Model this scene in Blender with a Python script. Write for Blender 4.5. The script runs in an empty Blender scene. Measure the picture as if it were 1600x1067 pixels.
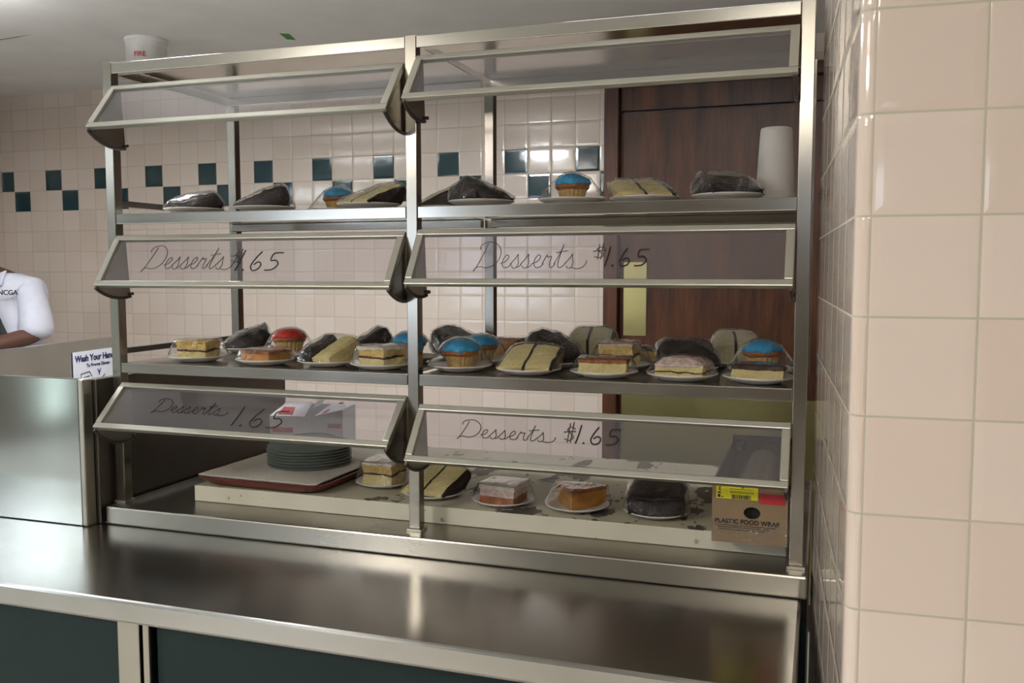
import bpy, bmesh, math, random
from mathutils import Vector, Matrix, noise
random.seed(7)
C = bpy.context.scene.collection
SC = bpy.context.scene
PI = math.pi
# ------------------------------------------------------------------ camera
CAM_F, CAM_YAW, CAM_PIT, CAM_ROL = 1427.43, 0.3255, 0.0785, -0.0008
CAM_LOC = Vector((0.8527, -1.8118, 1.5284))
def cam_axes():
    cy, sy, cp, sp = math.cos(CAM_YAW), math.sin(CAM_YAW), math.cos(CAM_PIT), math.sin(CAM_PIT)
    cr, sr = math.cos(CAM_ROL), math.sin(CAM_ROL)
    F0 = Vector((-sy, cy, 0)); R0 = Vector((cy, sy, 0)); U0 = Vector((0, 0, 1))
    F = F0 * cp - U0 * sp; U = U0 * cp + F0 * sp
    return R0 * cr + U * sr, U * cr - R0 * sr, F
AR, AU, AF = cam_axes()
cd = bpy.data.cameras.new('camera'); cam = bpy.data.objects.new('camera', cd); C.objects.link(cam)
cam.matrix_world = Matrix(((AR.x, AU.x, -AF.x, CAM_LOC.x), (AR.y, AU.y, -AF.y, CAM_LOC.y), (AR.z, AU.z, -AF.z, CAM_LOC.z), (0, 0, 0, 1)))
cd.sensor_width = 36; cd.sensor_fit = 'HORIZONTAL'; cd.lens = CAM_F / 1600 * 36; cd.clip_start = .02
SC.camera = cam
def at(px, py, x=None, y=None, z=None):
    """point of the place seen at a pixel of the photograph, on a plane of constant x, y or z"""
    d = AF + AR * ((px - 800) / CAM_F) - AU * ((py - 533.5) / CAM_F)
    i, v = (0, x) if x is not None else (1, y) if y is not None else (2, z)
    return CAM_LOC + d * ((v - CAM_LOC[i]) / d[i])
# ------------------------------------------------------------------ world, exposure, lights
w = bpy.data.worlds.new('world'); SC.world = w; w.use_nodes = True
w.node_tree.nodes['Background'].inputs[0].default_value = (.9, .93, 1, 1)
w.node_tree.nodes['Background'].inputs[1].default_value = .05
SC.view_settings.view_transform = 'Standard'; SC.view_settings.look = 'None'
SC.view_settings.exposure = 0.0; SC.view_settings.gamma = 1; SC.view_settings.use_curve_mapping = False
SC.cycles.transparent_max_bounces = 24; SC.cycles.max_bounces = 8; SC.cycles.glossy_bounces = 5
SC.cycles.diffuse_bounces = 4; SC.cycles.sample_clamp_indirect = 4
SC.cycles.use_denoising = True
Z_CEIL = 2.467
def area(name, loc, sx, sy, power, col, rot=(0, 0, 0)):
    l = bpy.data.lights.new(name, 'AREA'); l.shape = 'RECTANGLE'; l.size = sx; l.size_y = sy; l.energy = power; l.color = col
    o = bpy.data.objects.new(name, l); o.location = loc; o.rotation_euler = rot; C.objects.link(o); return o
COOL = (.93, .97, 1.0); WARM = (1.0, .95, .88)
KITCHEN_LAMPS = [(-.87, .26, .12, .06, 40, 22), (-2.05, .35, .30, .07, 6, 26), (.5, .55, .30, .07, 2.5, 21)]     # x, y, half sizes, light down, added light up
DINING_LAMPS = [(.75, -2.4, 14), (-1.3, -2.5, 36), (2.9, -2.6, 5)]
Z_LAMP = Z_CEIL - .14
for x, y, wx, wy, p, u in KITCHEN_LAMPS:
    area('kitchen_lamp_light', (x, y, Z_LAMP - .045), wx * 2, wy * 2, p, COOL)
    area('added_kitchen_uplight', (x, y, Z_LAMP + .055), wx * 2, wy * 2, u, (1, 1, 1), (PI, 0, 0))  # upward light added to brighten the kitchen ceiling
for x, y, p in DINING_LAMPS:
    area('dining_lamp_light', (x, y, Z_LAMP - .012), .2, .7, p, WARM)
    area('added_dining_uplight', (x, y, Z_LAMP + .055), .5, 1.1, p * .5, WARM, (PI, 0, 0))  # unseen upward light, added for a soft bounce off the ceiling
# ------------------------------------------------------------------ materials
def srgb(r, g, b):
    f = lambda c: (c / 255 / 12.92) if c <= 10 else ((c / 255 + .055) / 1.055) ** 2.4
    return (f(r), f(g), f(b), 1)
class NT:
    def __init__(s, name):
        s.m = bpy.data.materials.new(name); s.m.use_nodes = True; s.t = s.m.node_tree; s.n = s.t.nodes
        s.b = s.n['Principled BSDF']; s.o = s.n['Material Output']
    def new(s, t, **k):
        n = s.n.new(t)
        for a, v in k.items(): setattr(n, a, v)
        return n
    def link(s, a, b): s.t.links.new(a, b)
    def math(s, op, a, b=None, c=None, clamp=False):
        n = s.n.new('ShaderNodeMath'); n.operation = op; n.use_clamp = clamp
        for i, v in enumerate((a, b, c)):
            if v is None: continue
            if isinstance(v, (int, float)): n.inputs[i].default_value = v
            else: s.link(v, n.inputs[i])
        return n.outputs[0]
    def mix(s, f, a, b):
        n = s.n.new('ShaderNodeMix'); n.data_type = 'RGBA'
        if isinstance(f, (int, float)): n.inputs[0].default_value = f
        else: s.link(f, n.inputs[0])
        for i, v in ((6, a), (7, b)):
            if isinstance(v, tuple): n.inputs[i].default_value = v
            else: s.link(v, n.inputs[i])
        return n.outputs[2]
    def noise(s, scale, detail=3, vec=None, rough=.5):
        n = s.n.new('ShaderNodeTexNoise'); n.inputs['Scale'].default_value = scale; n.inputs['Detail'].default_value = detail
        n.inputs['Roughness'].default_value = rough
        if vec is not None: s.link(vec, n.inputs['Vector'])
        return n.outputs['Fac']
    def coords(s, kind='Object', scale=(1, 1, 1)):
        tc = s.n.new('ShaderNodeTexCoord')
        if scale == (1, 1, 1): return tc.outputs[kind]
        mp = s.n.new('ShaderNodeMapping'); mp.inputs['Scale'].default_value = scale
        s.link(tc.outputs[kind], mp.inputs['Vector']); return mp.outputs['Vector']
    def ramp(s, f, a, b):
        n = s.n.new('ShaderNodeMapRange'); n.inputs['From Min'].default_value = a; n.inputs['From Max'].default_value = b
        n.clamp = True; s.link(f, n.inputs['Value']); return n.outputs['Result']
    def bump(s, h, strength=.3, dist=.01):
        n = s.n.new('ShaderNodeBump'); n.inputs['Strength'].default_value = strength; n.inputs['Distance'].default_value = dist
        s.link(h, n.inputs['Height']); s.link(n.outputs['Normal'], s.b.inputs['Normal'])
    def set(s, col=None, rough=None, metal=None, **k):
        if col is not None: s.b.inputs['Base Color'].default_value = col
        if rough is not None: s.b.inputs['Roughness'].default_value = rough
        if metal is not None: s.b.inputs['Metallic'].default_value = metal
        for a, v in k.items(): s.b.inputs[a.replace('_', ' ')].default_value = v
def simple(name, col, rough=.5, metal=0, vary=.12, scale=30, bump=0, bdist=.002, spec=.5, sss=0):
    t = NT(name); t.set(col, rough, metal); t.b.inputs['Specular IOR Level'].default_value = spec
    f = t.noise(scale, 4, t.coords())
    dark = (col[0] * (1 - vary * 2), col[1] * (1 - vary * 2), col[2] * (1 - vary * 2), 1)
    t.link(t.mix(t.ramp(f, .35, .65), dark, col), t.b.inputs['Base Color'])
    if bump: t.bump(t.noise(scale * 3, 5, t.coords()), bump, bdist)
    return t.m
def steel(name, col, rough, stretch, spread=.06, bump=.012, aniso=0, tang=(0, 1, 0)):
    t = NT(name); t.set(col, rough, 1)
    if aniso:
        cx = t.new('ShaderNodeCombineXYZ')
        for i in range(3): cx.inputs[i].default_value = tang[i]
        t.b.inputs['Anisotropic'].default_value = aniso; t.link(cx.outputs[0], t.b.inputs['Tangent'])
    v = t.coords('Object', stretch); f = t.noise(1.0, 4, v, .6)
    big = t.noise(3.5, 3, t.coords())
    r = t.math('ADD', t.math('MULTIPLY', f, spread), rough - spread / 2)
    r = t.math('ADD', r, t.math('MULTIPLY', t.ramp(big, .4, .7), .08 if spread > .035 else .015))
    t.link(r, t.b.inputs['Roughness'])
    d = (col[0] * .82, col[1] * .80, col[2] * .76, 1)
    t.link(t.mix(t.ramp(big, .3, .75), col, d), t.b.inputs['Base Color'])
    if bump: t.bump(f, bump, .002)
    return t.m
def tile(name, pitch, col, grout, green=None, rough=.09, gw=.013, tilt=.35, crown=.6):
    """square glazed tiles on the UV map (metres); the checker stripe of dark tiles is the row pair below v = 0"""
    t = NT(name); uv = t.coords('UV'); sp = t.new('ShaderNodeSeparateXYZ'); t.link(uv, sp.inputs[0])
    u = t.math('DIVIDE', sp.outputs[0], pitch); v = t.math('DIVIDE', sp.outputs[1], pitch)
    iu, iv = t.math('FLOOR', u), t.math('FLOOR', v); fu, fv = t.math('SUBTRACT', u, iu), t.math('SUBTRACT', v, iv)
    eu = t.math('MINIMUM', fu, t.math('SUBTRACT', 1, fu)); ev = t.math('MINIMUM', fv, t.math('SUBTRACT', 1, fv))
    e = t.math('MINIMUM', eu, ev)
    mask = t.ramp(e, gw * .8, gw * 1.3)
    cid = t.new('ShaderNodeCombineXYZ'); t.link(iu, cid.inputs[0]); t.link(iv, cid.inputs[1])
    wn = t.new('ShaderNodeTexWhiteNoise'); wn.noise_dimensions = '2D'; t.link(cid.outputs[0], wn.inputs['Vector'])
    rs = t.new('ShaderNodeSeparateColor'); t.link(wn.outputs['Color'], rs.inputs[0])
    d = (col[0] * .93, col[1] * .91, col[2] * .89, 1)
    c = t.mix(rs.outputs[2], col, d)
    if green:
        m3 = t.math('MODULO', t.math('ADD', iu, 3000), 3)
        ra = t.math('COMPARE', iv, -1, .1); rb = t.math('COMPARE', iv, -2, .1)
        a = t.math('MULTIPLY', ra, t.math('LESS_THAN', m3, .5))
        b = t.math('MULTIPLY', rb, t.math('COMPARE', m3, 1, .2))
        c = t.mix(t.math('ADD', a, b), c, green)
    c = t.mix(mask, grout, c); t.link(c, t.b.inputs['Base Color'])
    r = t.math('ADD', t.math('MULTIPLY', t.math('SUBTRACT', 1, mask), .6), rough); t.link(r, t.b.inputs['Roughness'])
    edge = t.math('POWER', t.ramp(e, gw, .11), .5)
    h = t.math('MULTIPLY', edge, crown)
    h = t.math('ADD', h, t.math('MULTIPLY', t.math('MULTIPLY', t.math('SUBTRACT', rs.outputs[0], .5), fu), tilt))
    h = t.math('ADD', h, t.math('MULTIPLY', t.math('MULTIPLY', t.math('SUBTRACT', rs.outputs[1], .5), fv), tilt))
    h = t.math('ADD', h, t.math('MULTIPLY', t.noise(14, 2, t.coords()), .35))
    t.bump(h, .5, .0022)
    return t.m
def clear(name, tint, gloss_rough, haze, haze_col, fres=1.45, bump=None, boost=1.0):
    """thin clear sheet: straight-through light, a fresnel reflection and a little haze"""
    t = NT(name); t.n.remove(t.b)
    tr = t.new('ShaderNodeBsdfTransparent'); tr.inputs[0].default_value = tint
    gl = t.new('ShaderNodeBsdfGlossy'); gl.inputs['Roughness'].default_value = gloss_rough
    df = t.new('ShaderNodeBsdfDiffuse'); df.inputs[0].default_value = haze_col
    fr = t.new('ShaderNodeFresnel'); ge = t.new('ShaderNodeNewGeometry')
    t.link(t.math('ADD', t.math('MULTIPLY', ge.outputs['Backfacing'], 1 / fres - fres), fres), fr.inputs[0])   # same mirror from both sides of a thin sheet
    if bump:
        b = t.new('ShaderNodeBump'); b.inputs['Strength'].default_value = bump[0]; b.inputs['Distance'].default_value = .004
        t.link(t.noise(bump[1], 3, t.coords('Object', bump[2]), .6), b.inputs['Height'])
        t.link(b.outputs[0], gl.inputs['Normal']); t.link(b.outputs[0], fr.inputs['Normal'])
    m1 = t.new('ShaderNodeMixShader'); m1.inputs[0].default_value = haze; t.link(tr.outputs[0], m1.inputs[1]); t.link(df.outputs[0], m1.inputs[2])
    m2 = t.new('ShaderNodeMixShader'); t.link(t.math('MULTIPLY', fr.outputs[0], boost, clamp=True), m2.inputs[0])
    t.link(m1.outputs[0], m2.inputs[1]); t.link(gl.outputs[0], m2.inputs[2]); t.link(m2.outputs[0], t.o.inputs[0])
    return t.m
def emit(name, col, s):
    t = NT(name); t.set(col, .5); t.b.inputs['Emission Color'].default_value = col; t.b.inputs['Emission Strength'].default_value = s
    return t.m
M = {}
M['tile_back'] = tile('cream_wall_tile', .10936, srgb(222, 207, 194), srgb(186, 172, 154), srgb(26, 52, 58))
M['tile_pillar'] = tile('pink_pillar_tile', .1127, srgb(226, 209, 196), srgb(190, 182, 160), None, .07, .011, .25, .8)
M['steel_x'] = steel('brushed_steel', (.44, .415, .37, 1), .26, (3, 260, 260), aniso=.55, tang=(0, .7, .7))
M['steel_z'] = steel('brushed_steel_upright', (.38, .355, .315, 1), .20, (260, 260, 3))
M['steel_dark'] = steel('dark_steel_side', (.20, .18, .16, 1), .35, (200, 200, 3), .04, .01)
M['steel_sheet'] = steel('polished_steel_sheet', (.50, .48, .44, 1), .16, (4, 120, 120), .06)
M['steel_top'] = steel('worn_counter_steel', (.40, .39, .37, 1), .20, (3, 180, 180), .03, .004, .35)
M['steel_panel'] = steel('steel_panel', (.40, .405, .395, 1), .11, (200, 200, 3), .03, .002, .15, (0, 0, 1))
M['alu'] = steel('aluminium_frame', (.62, .61, .55, 1), .33, (3, 200, 200), .1)
M['brass'] = steel('brass_plate', (.58, .52, .24, 1), .33, (4, 90, 4), .12)
M['iron'] = simple('dark_bracket_metal', (.12, .10, .09, 1), .45, .8)
M['glass'] = clear('guard_glass', (.90, .885, .90, 1), .02, .05, (.75, .72, .75, 1), 1.5)
M['film'] = clear('cling_film', (.97, .97, .97, 1), .06, .008, (.9, .9, .9, 1), 1.42, (.9, 70, (1, .35, .5)), 1.8)
M['ceiling'] = simple('painted_ceiling', srgb(238, 238, 236), .8, vary=.03, scale=5)
M['crack'] = simple('ceiling_crack_dirt', srgb(110, 105, 98), .9)
M['wood'] = None
M['floor'] = simple('pale_floor', srgb(226, 222, 214), .45, vary=.04, scale=12)
M['paint_wall'] = simple('painted_wall', srgb(122, 110, 97), .7, vary=.04, scale=4)
M['laminate'] = simple('dark_green_laminate', srgb(17, 37, 35), .5, vary=.06, scale=9, spec=.25)
M['black'] = simple('black_gap', (.012, .011, .011, 1), .6)
M['plate'] = simple('white_plate', srgb(224, 218, 212), .35, vary=.02)
M['foam'] = simple('foam_cup_white', srgb(226, 220, 212), .55, vary=.02)
M['crumb'] = simple('yellow_cake_crumb', srgb(248, 230, 164), .85, vary=.09, scale=260, bump=.8, bdist=.003)
M['crumb2'] = simple('golden_cake_crumb', srgb(232, 200, 124), .8, vary=.17, scale=200, bump=.7, bdist=.003)
M['pale'] = simple('pale_cake_crumb', srgb(232, 222, 178), .85, vary=.12, scale=260, bump=.8, bdist=.003)
M['choc'] = simple('chocolate_frosting', srgb(48, 33, 30), .42, vary=.25, scale=60, bump=.6, bdist=.004)
M['chocake'] = simple('chocolate_cake', srgb(40, 27, 24), .8, vary=.25, scale=220, bump=.9, bdist=.003)
M['cinnamon'] = simple('cinnamon_filling', srgb(104, 62, 34), .7, vary=.3, scale=180, bump=.6)
M['icing'] = simple('white_icing', srgb(232, 222, 208), .5, vary=.1, scale=80, bump=.4)
M['pinkicing'] = simple('pink_white_icing', srgb(228, 202, 190), .5, vary=.2, scale=120, bump=.4)
M['crust'] = simple('baked_crust', srgb(172, 100, 48), .55, vary=.25, scale=90, bump=.5)
M['darkcrust'] = simple('dark_baked_top', srgb(74, 42, 22), .5, vary=.25, scale=90, bump=.4)
M['custard'] = simple('golden_pie_filling', srgb(206, 142, 56), .35, vary=.16, scale=60, bump=.3)
M['muffin'] = simple('browned_muffin', srgb(180, 108, 52), .7, vary=.25, scale=150, bump=.7)
M['cuppaper'] = simple('cupcake_paper', srgb(204, 170, 108), .6, vary=.14, scale=120)
M['blue'] = simple('blue_frosting', srgb(58, 168, 220), .4, vary=.14, scale=70, bump=.6, bdist=.004)
M['red'] = simple('red_frosting', srgb(228, 40, 30), .35, vary=.14, scale=70, bump=.5, bdist=.004)
M['cream'] = simple('cream_frosting', srgb(228, 208, 150), .5, vary=.1, scale=80, bump=.4)
M['tray'] = simple('brown_red_tray', srgb(112, 44, 34), .42, vary=.12)
M['paper'] = simple('white_paper_liner', srgb(226, 218, 204), .9, vary=.05, scale=160, bump=.5)
M['dish'] = simple('grey_green_dish', srgb(112, 122, 112), .3, vary=.05)
M['carton'] = simple('brown_cardboard', srgb(146, 122, 92), .75, vary=.08, scale=14)
M['whitebox'] = simple('white_carton', srgb(226, 224, 224), .6, vary=.03)
M['redprint'] = simple('red_print', srgb(190, 46, 52), .6)
M['ink'] = simple('black_ink', (.012, .011, .012, 1), .6)
M['ink_faint'] = clear('smudged_ink', (.62, .60, .60, 1), .5, .12, (.05, .05, .05, 1), 1.01)
M['ink_grey'] = simple('thin_grey_ink', (.05, .045, .045, 1), .6)
M['navy'] = simple('navy_print', srgb(40, 42, 90), .6)
M['yellow'] = simple('yellow_sticker', srgb(236, 226, 30), .5, vary=.03)
M['signwhite'] = simple('white_sign', srgb(222, 222, 230), .45, vary=.02)
M['greentape'] = simple('green_tape', srgb(58, 150, 40), .6)
M['redtext'] = simple('red_lettering', srgb(214, 40, 34), .5)
M['device'] = simple('white_device_plastic', srgb(218, 216, 212), .5, vary=.03)
M['skin'] = simple('brown_skin', srgb(92, 60, 48), .5, vary=.06)
M['shirt'] = simple('white_shirt', srgb(226, 226, 238), .8, vary=.04, scale=20, bump=.3)
M['apron'] = simple('black_apron', (.014, .014, .016, 1), .8)
M['trousers'] = simple('dark_trousers', (.03, .03, .035, 1), .8)
M['hair'] = simple('black_hair', (.01, .009, .008, 1), .6)
M['glove'] = simple('dark_glove', (.03, .033, .04, 1), .35)
M['eye'] = simple('eye_white', (.8, .8, .78, 1), .3)
M['filmroll'] = simple('plastic_film_roll', srgb(176, 172, 140), .3, vary=.06)
M['lampwhite'] = emit('lamp_diffuser', (.95, .98, 1, 1), 6)
M['lampblue'] = emit('daylight_tube_diffuser', (.80, .92, 1, 1), 26)
M['lampwarm'] = emit('lamp_diffuser_warm', (1, .95, .86, 1), 5)
M['daylight_dim'] = emit('dim_daylight_pane', (.75, .92, .88, 1), 3)
M['daylight'] = emit('daylight_pane', (.72, .84, 1, 1), 5)
def wood():
    t = NT('dark_walnut_veneer'); v = t.coords('Object', (9, 9, .9))
    f = t.noise(2.2, 6, v, .65); g = t.noise(26, 3, t.coords('Object', (6, 6, .35)))
    h = t.math('ADD', t.math('MULTIPLY', f, .7), t.math('MULTIPLY', g, .3))
    t.link(t.mix(t.ramp(h, .36, .64), srgb(44, 24, 14), srgb(92, 54, 32)), t.b.inputs['Base Color']); t.set(rough=.42); t.b.inputs['Specular IOR Level'].default_value = .3; return t.m
M['wood'] = wood()
def peeled():
    t = NT('peeling_white_paint'); sp = t.new('ShaderNodeSeparateXYZ'); co = t.coords(); t.link(co, sp.inputs[0])
    geo = t.new('ShaderNodeNewGeometry'); gn = t.new('ShaderNodeSeparateXYZ'); t.link(geo.outputs['Normal'], gn.inputs[0])
    top = t.math('GREATER_THAN', gn.outputs[2], .5)
    f = t.noise(7, 5, t.coords('Object', (1.6, 1, 1)), .62)
    f = t.math('ADD', f, t.math('MULTIPLY', sp.outputs[0], .13))
    chip = t.math('MULTIPLY', t.ramp(f, .565, .575), top)
    pits = t.math('GREATER_THAN', t.noise(60, 2, co), .74)
    dirt = t.ramp(t.noise(4, 4, co), .35, .7)
    paint = t.mix(t.math('ADD', t.math('MULTIPLY', dirt, .45), t.math('MULTIPLY', top, .4)), srgb(212, 208, 190), srgb(176, 168, 140))
    c = t.mix(t.math('MAXIMUM', chip, t.math('MULTIPLY', pits, .8)), paint, srgb(92, 88, 80))
    t.link(c, t.b.inputs['Base Color']); t.set(rough=.5); t.bump(t.math('SUBTRACT', 1, chip), .6, .002); return t.m
M['peel'] = peeled()
# ------------------------------------------------------------------ mesh helpers
class MB:
    def __init__(s): s.v = []; s.f = []; s.uv = {}
    def add(s, vs, fs):
        o = len(s.v); s.v += [Vector(p) for p in vs]; s.f += [tuple(i + o for i in f) for f in fs]; return s
    def box(s, x0, x1, y0, y1, z0, z1):
        return s.add([(x0, y0, z0), (x1, y0, z0), (x1, y1, z0), (x0, y1, z0), (x0, y0, z1), (x1, y0, z1), (x1, y1, z1), (x0, y1, z1)],
                     [(0, 3, 2, 1), (4, 5, 6, 7), (0, 1, 5, 4), (1, 2, 6, 5), (2, 3, 7, 6), (3, 0, 4, 7)])
    def obox(s, c, ax, ay, az):
        """box with its corner at c and three edge vectors"""
        c, ax, ay, az = Vector(c), Vector(ax), Vector(ay), Vector(az)
        vs = [c, c + ax, c + ax + ay, c + ay]; vs += [p + az for p in vs]
        return s.add(vs, [(0, 3, 2, 1), (4, 5, 6, 7), (0, 1, 5, 4), (1, 2, 6, 5), (2, 3, 7, 6), (3, 0, 4, 7)])
    def prism(s, poly, off):
        """planar polygon (3-d points) swept by the vector off"""
        n = len(poly); off = Vector(off); a = [Vector(p) for p in poly]; b = [p + off for p in a]
        return s.add(a + b, [tuple(range(n - 1, -1, -1)), tuple(range(n, 2 * n))] + [(i, (i + 1) % n, (i + 1) % n + n, i + n) for i in range(n)])
    def lathe(s, prof, n=32, c=(0, 0, 0), wob=None, cap=True):
        """profile of (r, z) turned around z"""
        c = Vector(c); vs = []; fs = []
        for k, (r, z) in enumerate(prof):
            for i in range(n):
                a = 2 * PI * i / n; rr = r * (1 + (wob(a, k) if wob else 0)); vs.append(c + Vector((rr * math.cos(a), rr * math.sin(a), z)))
        for k in range(len(prof) - 1):
            for i in range(n): j = (i + 1) % n; fs.append((k * n + i, k * n + j, (k + 1) * n + j, (k + 1) * n + i))
        if cap: fs.append(tuple(range(n - 1, -1, -1))); m = (len(prof) - 1) * n; fs.append(tuple(range(m, m + n)))
        return s.add(vs, fs)
    def tube(s, pts, r, n=6):
        pts = [Vector(p) for p in pts]; vs = []; fs = []; up = Vector((.13, .2, 1)).normalized()
        for k, p in enumerate(pts):
            d = (pts[min(k + 1, len(pts) - 1)] - pts[max(k - 1, 0)]).normalized()
            a = d.cross(up)
            if a.length < 1e-3: a = d.cross(Vector((1, 0, 0)))
            a.normalize(); b = d.cross(a); rr = r[k] if isinstance(r, (list, tuple)) else r
            for i in range(n): t = 2 * PI * i / n; vs.append(p + a * (rr * math.cos(t)) + b * (rr * math.sin(t)))
        for k in range(len(pts) - 1):
            for i in range(n): j = (i + 1) % n; fs.append((k * n + i, k * n + j, (k + 1) * n + j, (k + 1) * n + i))
        fs.append(tuple(range(n - 1, -1, -1))); m = (len(pts) - 1) * n; fs.append(tuple(range(m, m + n)))
        return s.add(vs, fs)
    def build(s, name, mat, parent=None, world=False, bevel=0, smooth=False, sub=0, jitter=0, jscale=30, subsurf=0):
        """ONE mesh object; with world=True the vertices are given in world space and brought into the parent's frame"""
        me = bpy.data.meshes.new(name); off = Vector((0, 0, 0))
        if world and parent is not None:
            p = parent
            while p is not None: off = off + p.location; p = p.parent
        me.from_pydata([tuple(v - off) for v in s.v], [], s.f); me.update()
        bm = bmesh.new(); bm.from_mesh(me)
        if sub: bmesh.ops.subdivide_edges(bm, edges=bm.edges[:], cuts=sub, use_grid_fill=True)
        if not s.uv: bmesh.ops.recalc_face_normals(bm, faces=bm.faces[:])
        if jitter:
            bm.normal_update()
            for v in bm.verts:
                q = v.co * jscale; v.co += v.normal * jitter * noise.noise(q) + Vector((noise.noise(q + Vector((9, 0, 0))), noise.noise(q + Vector((0, 9, 0))), noise.noise(q + Vector((0, 0, 9))))) * jitter * .5
        bm.to_mesh(me); bm.free()
        if s.uv:
            l = me.uv_layers.new(name='UVMap')
            for p in me.polygons:
                for li, vi in zip(p.loop_indices, p.vertices): l.data[li].uv = s.uv[(p.index, vi)] if (p.index, vi) in s.uv else s.uv[vi]
        if smooth:
            for p in me.polygons: p.use_smooth = True
        me.materials.append(M[mat] if isinstance(mat, str) else mat)
        o = bpy.data.objects.new(name, me); C.objects.link(o)
        if parent is not None: o.parent = parent
        if bevel:
            b = o.modifiers.new('bevel', 'BEVEL'); b.width = bevel; b.segments = 2; b.limit_method = 'ANGLE'; b.angle_limit = .7
        if subsurf:
            b = o.modifiers.new('round', 'SUBSURF'); b.levels = subsurf; b.render_levels = subsurf
        return o
def tag(o, label, cat, group=None, kind=None):
    if label: o['label'] = label
    if cat: o['category'] = cat
    if group: o['group'] = group
    if kind: o['kind'] = kind
    return o
def thing(name, label, cat, loc=(0, 0, 0), rotz=0, group=None):
    o = bpy.data.objects.new(name, None); o.empty_display_size = .05; C.objects.link(o)
    o.location = loc; o.rotation_euler = (0, 0, rotz); return tag(o, label, cat, group)
def struct(o, label=None):
    o['kind'] = 'structure'; o['category'] = o.name.split('_')[0].rstrip('0123456789')
    if label: o['label'] = label
    return o
def text_mesh(txt, size, mat, name, parent, mtx, bold=0, extrude=.0003, bend=None, space=1.0):
    cu = bpy.data.curves.new('text', 'FONT'); cu.body = txt; cu.size = size; cu.extrude = extrude; cu.offset = bold; cu.space_character = space
    o = bpy.data.objects.new('text', cu); C.objects.link(o)
    bpy.context.view_layer.update()
    me = bpy.data.meshes.new_from_object(o.evaluated_get(bpy.context.evaluated_depsgraph_get()))
    bpy.data.objects.remove(o); me.name = name
    if bend:
        for v in me.vertices:
            a = v.co.x / bend; r = bend + v.co.z; v.co = (r * math.sin(a), -r * math.cos(a), v.co.y)
    me.transform(mtx); me.materials.clear(); me.materials.append(M[mat])
    ob = bpy.data.objects.new(name, me); C.objects.link(ob)
    if parent is not None: ob.parent = parent
    return ob
def frame(o, ux, uy):
    """matrix that lays x on ux, y on uy with its origin at o"""
    ux, uy = Vector(ux).normalized(), Vector(uy).normalized(); uz = ux.cross(uy); uy = uz.cross(ux)
    return Matrix(((ux.x, uy.x, uz.x, o[0]), (ux.y, uy.y, uz.y, o[1]), (ux.z, uy.z, uz.z, o[2]), (0, 0, 0, 1)))
# ------------------------------------------------------------------ the room
YW, TX0, TZ0 = 2.1104, -.5056, 2.0642          # back wall plane, origin of its tile grid
XLW = -3.436                                     # left wall of the kitchen
def uvquad(mb, pts, uvs):
    o = len(mb.v); mb.v += [Vector(p) for p in pts]; k = len(mb.f); mb.f.append(tuple(range(o, o + len(pts))))
    for i, q in enumerate(uvs): mb.uv[(k, o + i)] = q
DX0, DX1, DZ1 = -.048, 1.02, 2.36
mb = MB()
def wallrect(x0, x1, z0, z1):
    uvquad(mb, [(x0, YW, z0), (x1, YW, z0), (x1, YW, z1), (x0, YW, z1)], [(x0 - TX0, z0 - TZ0), (x1 - TX0, z0 - TZ0), (x1 - TX0, z1 - TZ0), (x0 - TX0, z1 - TZ0)])
wallrect(XLW, DX0, 0, Z_CEIL); wallrect(DX0, DX1, DZ1, Z_CEIL); wallrect(DX1, 3.2, 0, Z_CEIL)
# reveals and the back of the wall give it thickness
for a, b in (((DX0, 0), (DX0, DZ1)), ((DX1, DZ1), (DX1, 0)), ((DX0, DZ1), (DX1, DZ1))):
    uvquad(mb, [(a[0], YW, a[1]), (b[0], YW, b[1]), (b[0], YW + .14, b[1]), (a[0], YW + .14, a[1])], [(.05, .05)] * 4)
for x0, x1, z0, z1 in ((XLW - .1, DX0, 0, Z_CEIL), (DX0, DX1, DZ1, Z_CEIL), (DX1, 3.2, 0, Z_CEIL)):
    uvquad(mb, [(x1, YW + .14, z0), (x0, YW + .14, z0), (x0, YW + .14, z1), (x1, YW + .14, z1)], [(.05, .05)] * 4)
struct(mb.build('wall_back', 'tile_back'), 'cream tiled kitchen back wall with a dark green checker stripe')
mb = MB()
uvquad(mb, [(XLW, -.2, 0), (XLW, YW, 0), (XLW, YW, Z_CEIL), (XLW, -.2, Z_CEIL)], [(-.2 - YW, -TZ0), (0, -TZ0), (0, Z_CEIL - TZ0), (-.2 - YW, Z_CEIL - TZ0)])
struct(mb.build('wall_left', 'tile_back'), 'cream tiled kitchen wall at the far left edge')
struct(MB().box(-6, 5, -6.2, 2.3, -.06, 0).build('floor', 'floor'), 'pale kitchen and dining floor')
ceil = struct(MB().box(-6, 5, -6.2, 2.3, Z_CEIL, Z_CEIL + .08).build('ceiling', 'ceiling'), 'grey white painted ceiling with a faint crack')
a, b = at(-20, 65, z=Z_CEIL), at(56, 53, z=Z_CEIL)
cr = MB(); pts = [a.lerp(b, k / 14) + Vector((noise.noise(Vector((k, 0, 0))) * .01, noise.noise(Vector((k, 5, 0))) * .012, .001)) for k in range(15)]
cr.tube(pts, [.003] * 10 + [.002, .0018, .0015, .001, .001], 6)
a, b = at(200, 53, z=Z_CEIL), at(268, 68, z=Z_CEIL)
o = cr.build('crack', 'crack', ceil, world=True)
struct(MB().box(-6, 5, -6.2, -6.1, 0, Z_CEIL).build('wall_front', 'paint_wall'), 'painted dining room wall opposite the counter')
struct(MB().box(-6, -5.9, -6.1, 2.3, 0, Z_CEIL).build('wall_west', 'paint_wall'), 'painted dining room side wall')
struct(MB().box(4.9, 5, -6.1, 2.3, 0, Z_CEIL).build('wall_east', 'paint_wall'), 'painted dining room wall on the right')
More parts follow.
